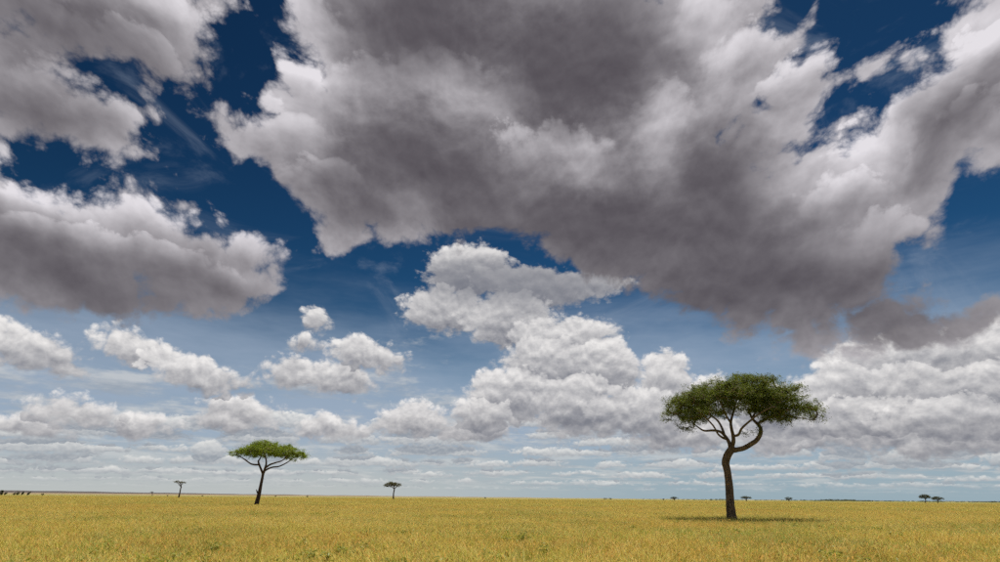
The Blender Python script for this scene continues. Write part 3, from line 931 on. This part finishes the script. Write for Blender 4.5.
# two lone trees further out
acacia('acacia_tree', 'thin grey-brown flat-topped tree on a crooked stem before the far rise', (179, 497), 440.0,
       trunk=[(178.8, 497, 0.85, 0), (180, 492, 0.65, 0), (180.6, 488.5, 0.6, 0), (181.4, 486.5, 0.6, 0)],
       limbs=[[(181.3, 487.2, 0.5, 0), (179.8, 485.2, 0.4, 0.5), (177.8, 483, 0.3, 1), (176, 481.6, 0.2, 1)], [(181.2, 487, 0.5, 0), (181.4, 484.5, 0.4, -0.5), (183.2, 482.6, 0.25, -1)],
              [(180.8, 485.6, 0.35, 0), (180.4, 483.4, 0.3, 0.4), (180.2, 481.6, 0.2, 0.8)]],
       lobes=[(179, 482.0, 3.8, 1.1, 2.2, 0), (183, 482.6, 3.6, 0.9, 2.2, 0), (176.2, 481.5, 1.8, 0.8, 1.2, 0), (180.6, 484.2, 1.6, 0.7, 1.0, 0)],
       spacing=0.8, n_per=22, spread_xy=0.34, spread_z=0.22, leaf=0.34, bark=mat_bark_red, leafmat=mat_leaf_grey, seed=21, sides=8, sub=3, twig_r=0.03, grow=1.3)
acacia('acacia_tree', 'small round-headed umbrella tree on a slim bent stem out on the open plain', (393, 498.5), 450.0,
       trunk=[(393.4, 498.4, 0.75, 0), (393.5, 493.5, 0.6, 0), (394.3, 489.5, 0.6, 0), (394.2, 488, 0.6, 0)],
       limbs=[[(394.2, 488.6, 0.5, 0), (392.4, 487.2, 0.4, 0.5), (389.5, 485.6, 0.3, 1)], [(394.2, 488.6, 0.5, 0), (396.5, 486.8, 0.4, -0.5), (398, 485, 0.3, -1)],
              [(394.2, 488.6, 0.5, 0), (393.6, 486, 0.4, -1), (393, 484, 0.3, -1.5)]],
       lobes=[(391, 484.6, 6.2, 2.0, 4.0, 0), (396, 484.6, 5.0, 1.9, 3.6, 0), (386.5, 486, 3.0, 1.0, 2.0, 0), (392, 483, 3.8, 1.2, 3.0, 0)],
       spacing=0.95, n_per=26, spread_xy=0.40, spread_z=0.26, leaf=0.40, bark=mat_bark_red, leafmat=mat_leaf_grey, seed=23, sides=8, sub=3, twig_r=0.03, grow=1.15)

# trees on the skyline
FAR = [  # x, base y, crown centre y, crown half width, half height, distance, label
    (674.2, 501.0, 497.8, 3.9, 1.0, 1050, 'tiny flat-topped tree on the skyline beside the great trunk, clear of the scrub line'),
    (746.3, 501.4, 497.4, 5.4, 1.1, 1000, 'wide flat dark tree on the skyline just past the great trunk'),
    (788.8, 501.8, 498.4, 3.8, 1.2, 1050, 'compact dark tree on the skyline above the start of the long scrub line'),
    (925.4, 502.4, 496.6, 6.2, 1.9, 900, 'taller tree with a domed crown of the skyline pair'),
    (937.8, 502.6, 498.4, 6.0, 1.5, 940, 'lower flatter tree of the skyline pair'),
    (152.2, 495.4, 491.8, 1.8, 0.5, 1500, 'faint tiny tree on the far rise near the crooked grey-brown tree'),
]
for i, (x, by, cy, hw, hh, dist, lab) in enumerate(FAR):
    acacia('acacia_tree', lab, (x, by), dist,
           trunk=[(x, by, 0.6 * 1000 / dist, 0), (x + 0.15, (by + cy) / 2 + 0.4, 0.45 * 1000 / dist, 0), (x, cy + hh * 0.6, 0.4 * 1000 / dist, 0)],
           limbs=[[(x, cy + hh + 0.7, 0.3, 0), (x - hw * 0.25, cy + hh * 0.6, 0.25, 1), (x - hw * 0.5, cy + 0.1, 0.15, 1.5)],
                  [(x, cy + hh + 0.7, 0.3, 0), (x + hw * 0.25, cy + hh * 0.6, 0.25, -1), (x + hw * 0.5, cy + 0.1, 0.15, -1.5)]],
           lobes=[(x - hw * 0.15, cy - hh * 0.15, hw * 0.75, hh, hw * 1.1, 0), (x + hw * 0.5, cy + hh * 0.2, hw * 0.5, hh * 0.7, hw * 0.8, 0), (x - hw * 0.55, cy + hh * 0.3, hw * 0.45, hh * 0.6, hw * 0.8, 0)],
           spacing=1.25, n_per=16, spread_xy=0.6, spread_z=0.32, leaf=0.6, bark=mat_bark_red, leafmat=mat_leaf_far, seed=40 + i, sides=6, sub=2, group='lone trees on the skyline', twig_r=0.035, grow=1.2)


def shrub(name, label, px, by, hw, h, dist, lean, seed, group, mat):
    """a many-stemmed bush, h pixels tall"""
    pl = Place((px, by), dist)
    k = pl.m_per_px(px, by)[1]
    rr = random.Random(seed)
    root = link(name, None, loc=tuple(pl.o))
    root.rotation_euler = (0, 0, math.atan2(pl.right.y, pl.right.x))
    tag(root, label, 'shrub', group)
    H, W = 0.92 * h * k, 1.1 * hw * pl.m_per_px(px, by)[0]
    V, F = [], []
    for _ in range(5):
        a = rr.uniform(0, 6.28)
        top = Vector((math.cos(a) * W * 0.5 + lean * H * 0.7, math.sin(a) * W * 0.5, H * rr.uniform(0.5, 0.8)))
        tube(V, F, [Vector((0, 0, -0.2)), top * 0.5 + Vector((0, 0, 0.1 * H)), top], [H * 0.035, H * 0.025, H * 0.012], 5)
    link('stem', mesh_from('stem', V, F, mat_bark_red, True), root)
    an = []
    while len(an) < 46:
        q = Vector((rr.uniform(-1, 1), rr.uniform(-1, 1), rr.uniform(0, 1)))
        if Vector((q.x, q.y, (q.z - 0.55) * 2)).length > 1: continue
        an.append(Vector((q.x * W + lean * q.z * H, q.y * W, q.z * H)))
    V, T, At = leaf_cloud(an, 26, W * 0.14, H * 0.08, H * 0.13, seed)
    link('crown', fast_mesh('crown', V, T, mat, At), root)


LEFT = [(1.2, 494.2, 1.6, 5.4, 0.05, 'dark bush at the outer end of the row of bushes on the far sandy slope'),
        (4.4, 494.4, 1.3, 3.2, 0.5, 'low leaning bush second from the outer end of the bush row on the far slope'),
        (14.2, 494.4, 1.6, 3.0, 0.0, 'grey-green bush touching the darkest bush of the row on the far slope'),
        (16.9, 494.5, 1.7, 3.7, 0.25, 'broad black bush, the darkest of the row on the far slope'),
        (21.6, 494.6, 1.3, 3.8, 0.3, 'upright leaning dark bush beside the darkest bush on the far slope'),
        (27.4, 494.7, 1.2, 3.9, 0.45, 'strongly leaning bush at the inner end of the row on the far slope'),
        (42.4, 494.8, 1.5, 2.2, 0.0, 'squat round bush standing alone past the bush row on the far slope')]
for i, (x, by, hw, h, ln, lab) in enumerate(LEFT):
    shrub('shrub', lab, x, by, hw, h, 1100.0, ln, 70 + i, 'bushes on the far slope', mat_leaf_far)
BUSH = [(605.4, 500.4, 2.2, 1.9, 'wider bush of a close pair on the bare skyline'), (610.4, 500.4, 1.4, 1.9, 'narrower bush of a close pair on the bare skyline'),
        (663.6, 501.0, 0.9, 1.6, 'tiny bush by the tiny flat-topped skyline tree'),
        (711.4, 501.3, 1.2, 1.9, 'small bush leading the clump behind the great trunk'), (716.0, 501.3, 1.9, 1.9, 'middle bush of the clump behind the great trunk'),
        (722.4, 501.3, 3.2, 2.2, 'broadest bush of the clump behind the great trunk'),
        (167.4, 495.6, 0.8, 1.3, 'small dark bush on the far rise close to the crooked grey-brown tree'), (202.4, 495.8, 1.0, 1.4, 'small bush on the far rise between the two leaning-trunk trees'),
        (275.4, 496.2, 1.0, 1.6, 'small bush on the horizon under the umbrella crown of the fresh green tree'), (307.2, 496.5, 0.9, 1.6, 'small bush on the horizon just beyond the fresh green crown'),
        (485.2, 498.0, 0.9, 1.6, 'single small bush alone on the bare horizon, far from any tree')]
for i, (x, by, hw, h, lab) in enumerate(BUSH):
    shrub('shrub', lab, x, by, hw, h, 1250.0, 0.0, 90 + i, 'small bushes along the horizon', mat_leaf_far)

# the long line of scrub beyond, too far to tell one bush from the next
an = []
rr = random.Random(3)
for i in range(900):
    x = rr.choice((rr.uniform(640, 1000), rr.uniform(780, 1000), rr.uniform(815, 870), rr.uniform(990, 1120)))
    pl_d = 2400 * rr.uniform(0.92, 1.1)
    d = pix_dir(x, 501)
    h = math.hypot(d.x, d.y)
    hh = rr.uniform(1.0, 3.0) * (1.9 if 822 < x < 855 else 1.0) * (0.6 if x < 780 else 1.0)
    for _ in range(3):
        an.append(Vector((d.x / h * pl_d + rr.uniform(-3, 3), d.y / h * pl_d + rr.uniform(-3, 3), hh * rr.uniform(0.3, 1.0))))
V, T, At = leaf_cloud(an, 12, 1.8, 0.8, 1.7, 3)
tag(link('treeline', fast_mesh('treeline', V, T, mat_leaf_far, At)), 'long dark line of distant scrub along the horizon', 'scrub', kind='stuff')

# low green forbs and rank tussocks scattered through the dry grass
mat_forb = leaf_material('green_forbs', rgb(0.20, 0.22, 0.05), rgb(0.34, 0.35, 0.08), rgb(0.40, 0.36, 0.12))
rr = random.Random(77)
an = []
for i in range(180):
    r = 17 + 75 * rr.random() ** 1.3
    a = R(rr.uniform(-42, 42))
    cx, cy = r * math.sin(a), r * math.cos(a)
    if i % 4 == 0:                     # a drift of several together
        gcx, gcy = cx, cy
    elif i % 4 < 3 and i > 1:
        cx, cy = gcx + rr.gauss(0, 1.1), gcy + rr.gauss(0, 0.9)
    w = rr.uniform(0.06, 0.22)
    for _ in range(rr.randint(3, 7)):
        an.append(Vector((cx + rr.gauss(0, w), cy + rr.gauss(0, w), ground_z(cx, cy) + rr.uniform(0.12, 0.40))))
V, T, At = leaf_cloud(an, 26, 0.08, 0.07, 0.10, 78)
tag(link('green_forbs', fast_mesh('green_forbs', V, T, mat_forb, At)), 'scattered low green forbs among the dry golden grass', 'plants', kind='stuff')
